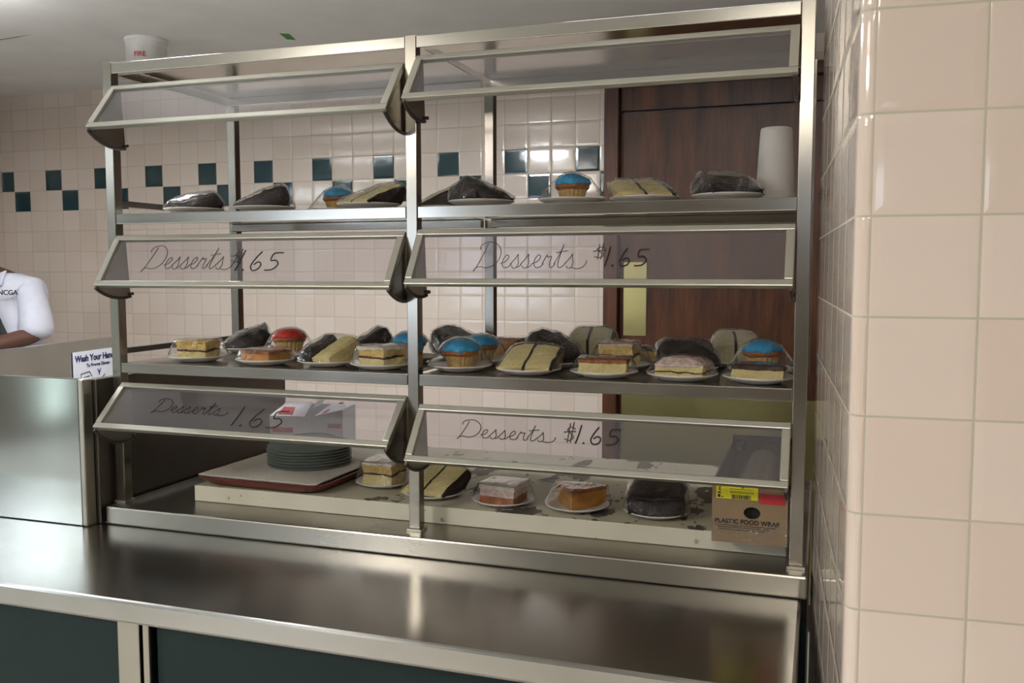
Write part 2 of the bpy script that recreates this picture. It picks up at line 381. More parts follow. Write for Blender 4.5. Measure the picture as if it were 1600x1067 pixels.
# window of the dining room, behind the photographer
wf = MB(); wf.box(-4.2, -2.4, -6.1, -6.06, .95, 1.0); wf.box(-4.2, -2.4, -6.1, -6.06, 2.1, 2.15); wf.box(-4.2, -4.14, -6.1, -6.06, 1.0, 2.1); wf.box(-2.46, -2.4, -6.1, -6.06, 1.0, 2.1); wf.box(-3.33, -3.27, -6.1, -6.06, 1.0, 2.1)
win = struct(wf.build('window_1', 'wood'), 'dining room window behind the photographer')
MB().box(-4.14, -2.46, -6.095, -6.085, 1.0, 2.1).build('window_pane', 'daylight', win)
wf = MB(); wf.box(.9, 1.8, -6.1, -6.06, 1.86, 1.9); wf.box(.9, 1.8, -6.1, -6.06, 2.2, 2.24); wf.box(.9, .94, -6.1, -6.06, 1.9, 2.2); wf.box(1.76, 1.8, -6.1, -6.06, 1.9, 2.2)
win = struct(wf.build('window_2', 'wood'), 'small high window on the dining room far wall')
MB().box(.94, 1.76, -6.095, -6.085, 1.9, 2.2).build('window_pane', 'daylight', win)
wf = MB(); ya, yb = -5.15, -4.78
wf.box(-5.9, -5.86, ya, yb, .1, .14); wf.box(-5.9, -5.86, ya, yb, 2.2, 2.24); wf.box(-5.9, -5.86, ya, ya + .04, .14, 2.2); wf.box(-5.9, -5.86, yb - .04, yb, .14, 2.2)
win = struct(wf.build('window_3', 'wood'), 'narrow side window of the dining room')
MB().box(-5.897, -5.885, ya + .04, yb - .04, .14, 2.2).build('window_pane', 'daylight_dim', win)
# tiled end of the serving-opening wall, on the right
PX, PY, PZ, PYAW, PP, PSP = .9035, -.7108, 1.7003, .051, .1127, .0155
pc, ps_ = math.cos(PYAW), math.sin(PYAW)
def pf(u, v, z): return (PX + u * pc - v * ps_, PY + u * ps_ + v * pc, z)
VEND = .80; R = PSP; Z1 = Z_CEIL
prof = [(3.2, 0, PP * 30)]
prof = [(4.1, 0, 4.1)]                                   # (u, v, texture u)
prof.append((0, 0, 0))
for k in range(1, 9):
    a = PI / 2 * k / 8; prof.append((-R * math.sin(a), R - R * math.cos(a), -PP * k / 8))
S0 = .131 - R
prof.append((-PSP, .131, -PP - PP))
prof[-2] = (prof[-2][0], prof[-2][1], -PP - PP + (.131 - R) if False else -PP * 2 + PP * (1 - 0) - 1e-5)
n_side = 6
prof.append((-PSP, VEND - R, -PP * 2 - (VEND - R - .131)))
for k in range(1, 9):
    a = PI / 2 * k / 8; prof.append((-R * math.cos(a), VEND - R + R * math.sin(a), prof[-1][2] - PP / 8))
prof.append((4.1, VEND, prof[-1][2] - 4.1))
mb = MB()
for (u0, v0, t0), (u1, v1, t1) in zip(prof, prof[1:]):
    uvquad(mb, [pf(u1, v1, 0), pf(u0, v0, 0), pf(u0, v0, Z1), pf(u1, v1, Z1)], [(t1, -PZ), (t0, -PZ), (t0, Z1 - PZ), (t1, Z1 - PZ)])
struct(mb.build('wall_right', 'tile_pillar'), 'pink glazed tile wall end with rounded corner right of the rack')
# door in the back wall
dr = MB(); jw = .062
dr.box(DX0, DX0 + jw, YW - .012, YW + .12, 0, DZ1); dr.box(DX1 - jw, DX1, YW - .012, YW + .12, 0, DZ1)
dr.box(DX0 + jw, DX1 - jw, YW - .012, YW + .12, DZ1 - .05, DZ1)
door = struct(dr.build('door_1', 'wood', bevel=.003), 'dark walnut kitchen door with brass plates')
L0, L1 = DX0 + jw + .003, DX1 - jw - .003
MB().box(L0, L1, YW + .03, YW + .07, .01, 2.2).build('door_leaf', 'wood', door, bevel=.002)
MB().box(L0, L1, YW + .022, YW + .062, 2.208, DZ1 - .052).build('transom_panel', 'wood', door, bevel=.002)
MB().box(.036, .135, YW + .026, YW + .03, 1.24, 1.56).build('push_plate', 'brass', door)
kp = MB().box(L0 + .012, L1 - .012, YW + .026, YW + .03, .12, .985).build('kick_plate', 'brass', door)
sc_ = MB()
for x in (.046, .125):
    for z in (1.25, 1.55): sc_.lathe([(.004, 0), (.004, .001), (.0, .002)], 8, (x, YW + .025, z))
sc_.build('screw', 'alu', door)
# ceiling lamps of the kitchen and of the dining room, above and behind the photographer
def fixture(label, x, y, wx, wy, mat, group=None):
    t = thing('ceiling_light', label, 'ceiling light', (x, y, Z_LAMP), 0, group)
    f = MB(); f.box(-wx - .02, -wx, -wy - .02, wy + .02, -.008, .045); f.box(wx, wx + .02, -wy - .02, wy + .02, -.008, .045)
    f.box(-wx, wx, -wy - .02, -wy, -.008, .045); f.box(-wx, wx, wy, wy + .02, -.008, .045); f.build('housing', 'device', t)
    MB().box(-wx, wx, -wy, wy, 0, .004).build('diffuser', mat, t)
    r = MB()
    for sx in (-1, 1): r.tube([(sx * (wx + .01) * .8, 0, .002), (sx * (wx + .01) * .8, 0, .139)], .004, 8)
    for k, sx in enumerate((-1, 1)): MB().tube([(sx * wx * .8, 0, .004), (sx * wx * .8, 0, .1395)], .004, 8).build('hanger', 'device', t)
for i, (x, y, wx, wy, p, u) in enumerate(KITCHEN_LAMPS):
    fixture(['small cool light hung from the kitchen ceiling above the left end of the rack', 'cool strip light hung from the kitchen ceiling left of the rack', 'cool strip light hung from the kitchen ceiling behind the rack'][i], x, y, wx + .01, wy + .01, 'lampwhite')
for i, (x, y, p) in enumerate(DINING_LAMPS):
    fixture('warm light panel hung from the dining room ceiling', x, y, .11, .36, 'lampwarm', 'dining room ceiling lights')
t = thing('ceiling_light', 'large square cool light on the far left of the dining room ceiling', 'ceiling light', (-4.7, -3.65, Z_CEIL - .06))
f = MB(); f.box(-.61, -.55, -.5, .5, 0, .0595); f.box(.55, .61, -.5, .5, 0, .0595); f.box(-.55, .55, -.5, -.44, 0, .0595); f.box(-.55, .55, .44, .5, 0, .0595); f.build('housing', 'device', t)
MB().box(-.55, .55, -.44, .44, .02, .05).build('diffuser', 'lampblue', t)
# fire alarm and green tape on the ceiling
fc = at(228, 62, z=Z_CEIL)
fa = thing('fire_alarm', 'round white fire alarm on the ceiling with red letters', 'alarm', (fc.x, fc.y, Z_CEIL))
MB().lathe([(.084, 0), (.084, -.012), (.079, -.016), (.079, -.10), (.07, -.118), (.03, -.125)], 40).build('housing', 'device', fa, smooth=False, bevel=.002)
yaw = math.atan2(fc.x - CAM_LOC.x, fc.y - CAM_LOC.y)
text_mesh('FIRE', .026, 'redtext', 'lettering', fa, Matrix.Rotation(-yaw - .62, 4, 'Z') @ Matrix.Translation((0, 0, -.082)), .0006, .0004, .0795)
q = [at(437, 52, z=Z_CEIL), at(452, 53, z=Z_CEIL), at(462, 62, z=Z_CEIL), at(448, 61, z=Z_CEIL)]
c0 = sum(q, Vector()) / 4
tag(MB().prism([p - c0 - Vector((0, 0, .0015)) for p in q], (0, 0, .0012)).build('green_tape', 'greentape'), 'small bright green piece of tape stuck on the ceiling', 'tape').location = c0
# ------------------------------------------------------------------ serving counter
YC, ZC, YL, ZL = -.4514, .905, -.0415, .95
XE = .842                                        # right end of counter body and ledge
XLB, XLP, XRP = -2.9, -.8014, .807               # counter's left end, left post, right post
PO = .0257
cn = thing('serving_counter', 'long stainless steel serving counter with dark green front panels', 'counter', (-.6, -.2, 0))
t = MB(); t.box(XLB, .832, YC, YL + .02, ZC - .045, ZC)
t.build('countertop', 'steel_top', cn, True, bevel=.006)
MB().box(XLP + .002, XE, YL, .80, ZC + .0005, ZL).build('raised_ledge', 'steel_x', cn, True, bevel=.004)
MB().box(XLB, XE, -.03, .80, .10, ZC - .046).build('body', 'laminate', cn, True)
MB().box(XLB, XE - .05, .02, .74, 0, .10).build('kick_base', 'black', cn, True)
stiles = [-2.1, -.372, .80]
for x0, x1 in ((XLB, -2.14), (-2.06, -.411), (-.333, .765)):
    MB().box(x0, x1, YC + .03, -.031, .10, ZC - .046).build('front_panel', 'laminate', cn, True)
for x in stiles:
    s = MB(); s.box(x - .039, x + .012, YC + .012, -.031, .10, ZC - .046); s.box(x + .016, x + .031 + (.0), YC + .016, -.031, .10, ZC - .046)
    s.build('stile', 'steel_z', cn, True, bevel=.002)
# ------------------------------------------------------------------ steel screen on the left of the rack
ss = thing('steel_screen', 'tall stainless steel screen panel on the counter left of the rack', 'screen', (-1.3, -.05, ZC))
MB().box(XLB, -.838, -.075, -.061, ZC + .001, 1.267).build('front_panel', 'steel_panel', ss, True, bevel=.002)
MB().box(-.838, -.822, -.078, -.045, ZC + .001, 1.267).build('edge_trim', 'alu', ss, True, bevel=.004)
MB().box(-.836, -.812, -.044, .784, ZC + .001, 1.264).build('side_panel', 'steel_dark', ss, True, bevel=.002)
pa, pb = Vector((-1.69, .18, 0)), Vector((-1.822, 1.12, 0))
d = (pb - pa) * 1.06
MB().obox((pa.x - .02, pa.y, .905), d, (.02, .003, 0), (0, 0, .356)).build('rear_panel', 'steel_panel', ss, True, bevel=.002)
# hand washing sign on the inside of that screen
dn = d.normalized(); nrm = Vector((dn.y, -dn.x, 0))
def on_panel(px, py):
    r = AF + AR * ((px - 800) / CAM_F) - AU * ((py - 533.5) / CAM_F); k = (pa + nrm * .006 - CAM_LOC).dot(nrm) / r.dot(nrm); return CAM_LOC + r * k
s0, s1 = on_panel(114, 551), on_panel(176, 544)
sw = (s1 - s0).dot(dn) * 1.26
sg = thing('hand_washing_sign', 'white hand washing sign with navy print on the steel screen', 'sign', (s0.x, s0.y, s0.z - .15))
MB().obox(Vector((s0.x, s0.y, s0.z - .15)) - nrm * .002, dn * sw, nrm * .002, Vector((0, 0, .15))).build('board', 'signwhite', sg, True)
base = Vector(sg.location)
def sgp(u, v): return Vector((s0.x, s0.y, s0.z - v)) + dn * u + nrm * .0012 - base
up = Vector((0, 0, 1))
text_mesh('Wash Your Hands', .033, 'navy', 'lettering', sg, frame(sgp(.010, .038), dn, up), .0013)
text_mesh('To Prevent Disease', .018, 'navy', 'lettering', sg, frame(sgp(.075, .062), dn, up), .0005)
pic = MB()
for pts in ([(.04, .125), (.04, .085), (.09, .08), (.105, .10)], [(.055, .125), (.06, .1), (.09, .096)], [(.14, .074), (.15, .094), (.16, .074)], [(.15, .08), (.15, .10)], [(.11, .125), (.16, .115), (.185, .10)]):
    pic.tube([sgp(u, v) + base for u, v in pts], .0016, 5)
pic.build('pictogram', 'navy', sg, True)
# ------------------------------------------------------------------ display rack
ZT, ZS1, ZS2, DEP = 2.0235, 1.6645, 1.301, .4998
rk = thing('display_rack', 'three tier stainless steel dessert rack with glass sneeze guards', 'display rack', (0, .25, ZL))
for x in (XLP, 0, XRP):
    p = MB(); p.box(x, x + PO, 0, PO, ZL + .006, 2.0257); p.build('post', 'steel_z', rk, True, bevel=.0015)
    MB().box(x - .004, x + PO + .004, -.004, PO + .004, ZL + .0005, ZL + .006).build('foot', 'alu', rk, True)
for x in (XLP, 0, XRP):
    p = MB(); p.box(x, x + PO, DEP - PO / 2, DEP + PO / 2, ZS2 - .026, 2.02); p.build('rear_post', 'steel_z', rk, True, bevel=.0015)
for z, nm in ((ZT, 'top'), (ZS1, 'a'), (ZS2, 'b')):
    for x0, x1 in ((XLP + PO + .0005, -.0005), (PO + .0005, XRP - .0005)):
        s = MB(); s.box(x0, x1, .0005, .024, z - .0255, z); s.box(x0, x1, .024, DEP - .014, z - .004, z - .0005); s.box(x0, x1, DEP - .038, DEP - .014, z - .026, z - .0041)
        s.build('shelf', 'steel_sheet', rk, True, bevel=.002)
for x in (XLP + .004, XRP + .006):
    for z in (ZS1, ZS2, ZT - .012):
        MB().box(x, x + .014, PO, DEP - PO / 2, z + (.02 if z != ZT - .012 else -.012), z + (.034 if z != ZT - .012 else .010)).build('side_rail', 'iron' if z != ZT - .012 else 'steel_x', rk, True)
# handwriting, as strokes in a unit space
LET = {
 'D': ([[(.62, 1.95), (.45, 1.2), (.2, .35), (-.05, -.25), (.02, -.05), (.35, .12), (.9, .02), (1.5, .35), (1.75, 1.0), (1.6, 1.65), (1.05, 2.1), (.4, 2.05), (.1, 1.75), (.15, 1.5)]], 1.85),
 'e': ([[(0, .35), (.35, .5), (.55, .85), (.42, 1.05), (.2, .8), (.15, .35), (.35, .05), (.65, .1), (.85, .35)]], .8),
 's': ([[(-.05, .3), (.25, .75), (.42, 1.1), (.45, .8), (.55, .4), (.45, .05), (.2, .02), (.1, .18)], [(.45, .05), (.65, .12), (.8, .35)]], .78),
 'r': ([[(-.05, .3), (.2, 1.0), (.28, .85), (.55, .92), (.5, .5), (.55, .1), (.75, .1), (.9, .35)]], .85),
 't': ([[(-.05, .3), (.3, 1.2), (.45, 1.85), (.3, .9), (.25, .25), (.4, .02), (.65, .2), (.8, .45)], [(.0, 1.2), (.4, 1.28), (.85, 1.35)]], .78),
 'S': ([[(-.05, .3), (.25, .75), (.42, 1.1), (.45, .8), (.55, .4), (.45, .05), (.2, .02), (.1, .18)], [(.45, .05), (.9, -.05), (1.3, .1), (1.5, .45), (1.45, .6)]], 1.5),
 '$': ([[(.75, 1.1), (.5, 1.25), (.3, 1.05), (.5, .8), (.7, .55), (.5, .3), (.2, .4)], [(.4, 1.5), (.4, .15)], [(.6, 1.6), (.58, .15)], [(.1, .85), (.4, .92), (.8, .95)]], 1.1),
 '1': ([[(.35, 1.5), (.28, .8), (.15, 0)]], .55), '.': ([[(.05, .02), (.1, .1), (.12, .02)]], .4),
 '6': ([[(.5, 1.4), (.25, .9), (.1, .35), (.3, .02), (.6, .12), (.7, .45), (.5, .65), (.25, .45)]], .95),
 '5': ([[(.9, 1.3), (.35, 1.25), (.28, .75), (.6, .75), (.8, .45), (.55, .1), (.1, .05)]], 1.0)}
def smooth_line(p, k=5):
    r = []
    for i in range(len(p) - 1):
        a, b, c, d = p[max(i - 1, 0)], p[i], p[i + 1], p[min(i + 2, len(p) - 1)]
        for j in range(k):
            t = j / k; r.append(tuple(.5 * (2 * b[m] + (c[m] - a[m]) * t + (2 * a[m] - 5 * b[m] + 4 * c[m] - d[m]) * t * t + (3 * b[m] - a[m] - 3 * c[m] + d[m]) * t ** 3) for m in (0, 1)))
    r.append(tuple(p[-1])); return r
def handwrite(mb, txt, u0, u1, v0, v1, to3d, r):
    x = 0; strokes = []
    for ch in txt:
        ls, adv = LET[ch]
        for l in ls: strokes.append([(x + a, b) for a, b in smooth_line(l)])
        x += adv
    xs = [p[0] for s in strokes for p in s]; ys = [p[1] for s in strokes for p in s]
    for s in strokes:
        mb.tube([to3d(u0 + (a - min(xs)) / (max(xs) - min(xs)) * (u1 - u0), v0 + (b - min(ys)) / (max(ys) - min(ys)) * (v1 - v0)) for a, b in s], r, 5)
def guard(x0, x1, zt, zb, yt, yb, marks, knob_side):
    """tilted glass guard hung on the posts; its lower edge leans towards the customer"""
    T, B = Vector((0, yt, zt)), Vector((0, yb, zb)); v = (B - T).normalized(); L = (B - T).length; n = Vector((0, v.z, -v.y))   # v runs down the glass
    if n.y > 0: n = -n
    g = MB()
    W, bw, th = x1 - x0, .016, .012
    def P(u, w, h=0): return Vector((x0 + u, 0, 0)) + T + v * w + n * h
    g.obox(P(0, 0, -th / 2), (W, 0, 0), v * .014, n * th); g.obox(P(0, L - .014, -th / 2), (W, 0, 0), v * .014, n * th)
    g.obox(P(0, .0142, -th / 2), (bw, 0, 0), v * (L - .0284), n * th * 1.1); g.obox(P(W - bw, .0142, -th / 2), (bw, 0, 0), v * (L - .0284), n * th * 1.1)
    go = g.build('sneeze_guard', 'alu', rk, True, bevel=.0015)
    gl = MB(); gl.obox(P(bw, .0141, -.0015), (W - 2 * bw, 0, 0), v * (L - .0282), n * .003); gl.build('glass_pane', 'glass', go, True)
    for xx, sgn in ((x0 + .003, 1), (x1 - .005, -1)):
        # swing plate: hinge corner, the glass line, and an arc back to the post
        pts = [Vector((xx, yt + .012, zt)), Vector((xx, yt - .004, zt))] + [Vector((xx, yt, 0)) + Vector((0, 0, zt)) + v * L * .98]
        r = L * 1.02; a0 = math.atan2(v.z, v.y); a1 = math.radians(-78)
        arc = [Vector((xx, yt + r * math.cos(a0 + (a1 - a0) * k / 8), zt + r * math.sin(a0 + (a1 - a0) * k / 8))) for k in range(9)]
        pl = MB(); pl.prism(pts[:1] + [Vector((xx, yt + .02, zt - .01))] + arc[::-1] + [pts[1]], (.002, 0, 0))
        b = pl.build('swing_plate', 'steel_z', go, True)
        rim = MB(); rim.tube([p + Vector((.001, 0, -.001)) for p in arc], .004, 8); rim.tube([arc[-1] + Vector((-.007, 0, .006)), arc[-1] + Vector((.009, 0, .006))], .004, 8)
        rim.build('swing_arm', 'iron', go, True)
    for txt, pa_, pb_, mat, r in marks:
        def hit(px, py):
            dd = AF + AR * ((px - 800) / CAM_F) - AU * ((py - 533.5) / CAM_F); nn = n; k = (P(0, 0, .0022) - CAM_LOC).dot(nn) / dd.dot(nn); return CAM_LOC + dd * k
        a, b = hit(*pa_), hit(*pb_)            # top-left and bottom-right of the written word
        wl = lambda p: (p - (P(0, 0, .0022))).dot(v)
        mbk = MB(); handwrite(mbk, txt, a.x, b.x, -wl(b), -wl(a), lambda uu, vv: Vector((uu, 0, 0)) + Vector((0, T.y, T.z)) - v * vv + n * .0022, r)
        mbk.build('lettering', mat, go, True)
XG0, XG1, XG2, XG3 = XLP + PO + .002, -.002, PO + .002, XRP - .002
guard(XG0, XG1, 1.966, 1.856, .004, -.085, [], 0)
guard(XG2, XG3, 1.978, 1.876, .004, -.075, [], 0)
guard(XG0, XG1, 1.609, 1.489, .004, -.078, [('DessertS', (238, 384), (359, 425), 'ink_grey', .0009), ('$', (366, 389), (377, 411), 'ink_grey', .0010), ('1.65', (379, 391), (433, 423), 'ink', .0016)], 0)
guard(XG2, XG3, 1.612, 1.496, .004, -.072, [('DessertS', (750, 378), (914, 424), 'ink_grey', .0008), ('$', (929, 380), (945, 405), 'ink_grey', .0010), ('1.65', (949, 386), (1011, 416), 'ink', .0016)], 0)
guard(XG0, XG1, 1.249, 1.154, .004, -.098, [('DessertS', (250, 622), (352, 652), 'ink_faint', .0009), ('1.65', (377, 635), (438, 670), 'ink', .0015)], 0)
guard(XG2, XG3, 1.233, 1.124, .004, -.080, [('DessertS', (722, 655), (866, 695), 'ink_grey', .0010), ('$', (884, 659), (897, 692), 'ink_grey', .0012), ('1.65', (904, 664), (967, 697), 'ink', .0017)], 0)
# white painted riser on the lowest level
rs = thing('display_riser', 'low white painted riser board with peeling top under the rack', 'riser', (.1, .07, ZL))
MB().box(-.625, .80, .072, .72, ZL + .0005, .99).build('board', 'peel', rs, True, bevel=.002)
for px, py in ((356, 778), (691, 812), (1087, 845)):
    p = at(px, py, y=.071); MB().tube([p + Vector((0, .003, 0)), p + Vector((0, -.002, 0))], .004, 10).build('rivet', 'alu', rs, True)
# ------------------------------------------------------------------ desserts
PR = .072
def plate(parent, r=PR):
    k = r / .075
    prof = [(.040 * k, 0), (.044 * k, 0), (.050 * k, .003), (.066 * k, .008), (.075 * k, .012), (.0757 * k, .0135), (.074 * k, .0142), (.064 * k, .0102), (.052 * k, .0058), (.046 * k, .0042), (.0, .0042)]
    return MB().lathe(prof, 44, wob=lambda a, kk: (.012 * math.cos(16 * a) if 3 <= kk <= 7 else 0), cap=False).build('plate', 'plate', parent, smooth=True)
PZ0 = .0052
def world_pts(objs, root):
    r = []
    for o in objs:
        m = o.matrix_basis if o.parent == root else o.parent.matrix_basis @ o.matrix_basis
        r += [m @ v.co for v in o.data.vertices]
    return r
def wrap(root, objs, r=PR, seed=0):
    """cling film pulled from the plate rim over the cake: the hull of both, creased"""
    bm = bmesh.new(); pts = world_pts(objs, root)
    cx = sum((p.x for p in pts)) / len(pts); cy = sum((p.y for p in pts)) / len(pts)
    for p in pts: bm.verts.new((cx + (p.x - cx) * 1.025, cy + (p.y - cy) * 1.025, p.z + .0022))
    rnd = random.Random(seed)
    for i in range(26):
        a = 2 * PI * i / 26; rr = r * (1.004 + rnd.uniform(0, .012)); bm.verts.new((rr * math.cos(a), rr * math.sin(a), .0142 * r / .075 + .0012))
    bmesh.ops.convex_hull(bm, input=bm.verts[:])
    bm.normal_update()
    kill = [f for f in bm.faces if f.normal.z < -.05]; bmesh.ops.delete(bm, geom=kill, context='FACES')
    loose = [v for v in bm.verts if not v.link_faces]; bmesh.ops.delete(bm, geom=loose, context='VERTS')
    bmesh.ops.subdivide_edges(bm, edges=[e for e in bm.edges if e.calc_length() > .02], cuts=5)
    bmesh.ops.triangulate(bm, faces=bm.faces[:])
    bm.normal_update()
    ca, sa = math.cos(seed * 1.7), math.sin(seed * 1.7)
    for v in bm.verts:
        q = Vector(((v.co.x * ca + v.co.y * sa) * 130, (v.co.y * ca - v.co.x * sa) * 22, v.co.z * 30 + seed)); v.co += v.normal * (.0014 + .0013 * noise.noise(q) + .001 * noise.noise(v.co * 60))
    # a short skirt of film folded down round the rim
    me = bpy.data.meshes.new('plastic_wrap'); bm.to_mesh(me); bm.free()
    for p in me.polygons: p.use_smooth = noise.noise(Vector((p.center.x * 40, p.center.y * 40, seed))) > -.2
    me.materials.append(M['film'])
    o = bpy.data.objects.new('plastic_wrap', me); C.objects.link(o); o.parent = root; return o
def slice_lying(root, L=.105, H=.10, T=.05, t0=.006, yaw=0, cake='crumb', fill='choc', frost='choc', dx=0, dy=0, layers=2, jit=.0016, lump=0, lean=.0):
    """slice of a tall layer cake on its side: the tip towards the viewer, the layers side by side, frosting at the back and at one end"""
    fth = .007; seg = 14
    def ext(mb, l0, l1, u0, u1, lift=0, nu=6):
        rings = []
        for k in range(nu + 1):
            u = u0 + (u1 - u0) * k / nu - H / 2; e = 1 - .22 * abs(u / (H / 2)) ** 5; ring = []
            for i in range(seg + 1):
                q = l0 + (l1 - l0) * i / seg; f = q / L
                z = t0 + (T - t0) * min(1, f * 1.12) ** .85
                if f > .84: z *= 1 - .42 * ((f - .84) / .16) ** 2
                ring.append((u + lean * z, q - L / 2, z * e + lift))
            for z_ in (.66, .33): ring.append((u + lean * ring[seg][2] * z_, l1 - L / 2 + .002 * math.sin(PI * z_), ring[seg][2] * z_))
            ring += [(u, l1 - L / 2 - .004, 0), (u, (l0 + l1) / 2 - L / 2, 0), (u, l0 - L / 2 + .003, 0)]; rings.append(ring)
        loft(mb, rings)
    g = .007; lw = (H - fth - g * (layers - 1)) / layers
    ck, fl, fr = MB(), MB(), MB()
    for k in range(layers):
        u = k * (lw + g); ext(ck, 0, L - fth, u, u + lw)
        if k < layers - 1: ext(fl, .002, L - fth, u + lw, u + lw + g, -.0012, 2)
    ext(fr, .0, L, H - fth, H, .0014, 3); ext(fr, L - fth - .004, L, 0, H - fth, .0012, 12)
    if lump: ext(fr, L * .12, L - fth, 0, H - fth, .003, 14)
    c = ck.build('cake', cake, root, jitter=jit, jscale=110)
    c.location = (dx, dy, .0118); c.rotation_euler = (0, 0, yaw)
    f = fl.build('filling', fill, c, jitter=jit * .7, jscale=90)
    h = fr.build('frosting', frost, c, jitter=jit * 1.3, jscale=70, smooth=bool(lump))
    for o in (c, f, h):
        for v in o.data.vertices:                      # the slice sags and bulges as a whole
            w_ = min(1, max(0, v.co.z) / .02); q = v.co * 26 + Vector((root.location.x * 40, 0, 0)); v.co += Vector((noise.noise(q), noise.noise(q + Vector((7, 0, 0))), noise.noise(q + Vector((0, 7, 0))))) * (.0025 + lump) * w_
            v.co.z = max(v.co.z, 0)
    return [c, f, h]
def choc_slice(root, yaw=0, L=.11, H=.085, T=.055, dx=0, dy=0, t0=.012):
    return slice_lying(root, L, H, T, t0, yaw, 'chocake', 'choc', 'choc', dx, dy, 2, .0022, .006)
def loft(mb, rings):
    n = len(rings[0]); vs = [p for r in rings for p in r]; fs = []
    for k in range(len(rings) - 1):
        for i in range(n): j = (i + 1) % n; fs.append((k * n + i, k * n + j, (k + 1) * n + j, (k + 1) * n + i))
    fs.append(tuple(range(n - 1, -1, -1))); fs.append(tuple(range((len(rings) - 1) * n, len(rings) * n))); mb.add(vs, fs)
def block(root, wd, dp, parts, yaw=0, dx=0, dy=0, jit=.002, round_=0):
    """cut square of sheet cake: parts = (name, material, height, overhang), the first is the cake itself"""
    z = 0; os = []; first = None
    for nm, mat, h, ov in parts:
        m = MB(); a, b = wd / 2 + ov, dp / 2 + ov
        m.box(-a, a, -b, b, z, z + h)
        o = m.build(nm, mat, first or root, sub=5, jitter=jit, jscale=60)
        if first is None: first = o; o.location = (dx, dy, PZ0); o.rotation_euler = (0, 0, yaw)
        if round_:
            for v in o.data.vertices:
                e = max(abs(v.co.x) / a, abs(v.co.y) / b); v.co.z -= round_ * max(0, e - .3) ** 2 * min(1, max(0, v.co.z) / .03)
        os.append(o); z += h
    return os
def pie_wedge(root, L=.085, W=.085, h=.042, yaw=0, dx=0, dy=0, body='custard', top='crust'):
    def out(g=0): return [(0, -L / 2 + g * 1.4)] + [((W / 2 - g) * math.sin(a) * 1.0, -L / 2 + L * (.82 + .18 * math.cos(a * .9))) for a in [1.35, .9, .45, 0, -.45, -.9, -1.35]]
    m = MB(); m.prism([(x, y, 0) for x, y in out()], (0, 0, h)); b = m.build('cake', body, root, sub=3, jitter=.0015, jscale=70)
    b.location = (dx, dy, PZ0); b.rotation_euler = (0, 0, yaw)
    m = MB(); m.prism([(x * 1.03, y * 1.02, h) for x, y in out()], (0, 0, .006)); t = m.build('crust', top, b, sub=3, jitter=.002, jscale=70)
    return [b, t]
def cupcake(root, frost='blue', dx=0, dy=0, s=1.0, lean=0, body='muffin', tall=1.0):
    n = 40; fl = lambda a, k: .03 * math.cos(20 * a)
    p = MB().lathe([(.024 * s, 0), (.0265 * s, .012 * s), (.031 * s, .028 * s * tall)], n, wob=fl).build('paper_cup', 'cuppaper', root, smooth=False)
    p.location = (dx, dy, PZ0); p.rotation_euler = (lean, lean * .6, 0)
    z = .027 * s * tall
    mf = MB().lathe([(.030 * s, z), (.0355 * s, z + .004), (.037 * s, z + .009), (.033 * s, z + .014), (.02 * s, z + .017)], n, wob=lambda a, k: .02 * math.sin(5 * a + k)).build('muffin', body, p, jitter=.002, jscale=80, smooth=True)
    fr = MB().lathe([(.0335 * s, z + .011), (.036 * s, z + .014), (.034 * s, z + .022), (.026 * s, z + .030), (.014 * s, z + .0345), (.002, z + .036)], n, wob=lambda a, k: .035 * math.sin(4 * a + k * 1.3) + .02 * math.sin(9 * a)).build('frosting', frost, p, jitter=.004, jscale=55, smooth=True)
    return [p, mf, fr]
COUNT = [0]
def dessert(label, cat, px, yd, z, maker, group, r=PR, film=True, name='wrapped_dessert'):
    """a plate, what lies on it and its film: one thing, seen at column px and standing yd behind the front edge of the rack"""
    COUNT[0] += 1
    q = at(px, 533, y=yd)
    for _ in range(4):                                    # the column belongs to the height of the shelf, not of the horizon
        d = Vector((q.x, yd, z + .02)) - CAM_LOC; zf = d.dot(AF); u = 800 + CAM_F * d.dot(AR) / zf
        q.x += (px - u) * zf / CAM_F * .95
    t = thing(name, label, cat, (q.x, yd, z + .0006), 0, group)
    plate(t, r); os = maker(t)
    if film: wrap(t, os, r, COUNT[0])
    return t
coffee = lambda yaw=0, top='icing', w=.078, dp=.07, dx=0, dy=0, sc=1.0: (lambda t: block(t, w, dp, [('cake', 'crumb', .021 * sc, 0), ('filling', 'cinnamon', .0032, .0008), ('upper_cake', 'crumb2', .016 * sc, 0), ('icing', top, .005, .0012)], yaw, dx, dy, .0055))
slab = lambda yaw=0, top='crust', w=.09, dp=.07, h=.024, body='crumb2', dx=0, dy=0: (lambda t: block(t, w, dp, [('cake', body, h, 0), ('crust', top, .007, .0015)], yaw, dx, dy, .003))
lying = lambda **k: (lambda t: slice_lying(t, **k))
choc = lambda **k: (lambda t: choc_slice(t, **k))
cup_ = lambda **k: (lambda t: cupcake(t, **k))
pie = lambda **k: (lambda t: pie_wedge(t, **k))
GT, GM, GB = 'wrapped desserts on the top shelf', 'wrapped desserts on the middle shelf', 'wrapped desserts on the bottom riser'
ZA, ZB, ZR = ZS1, ZS2, .99
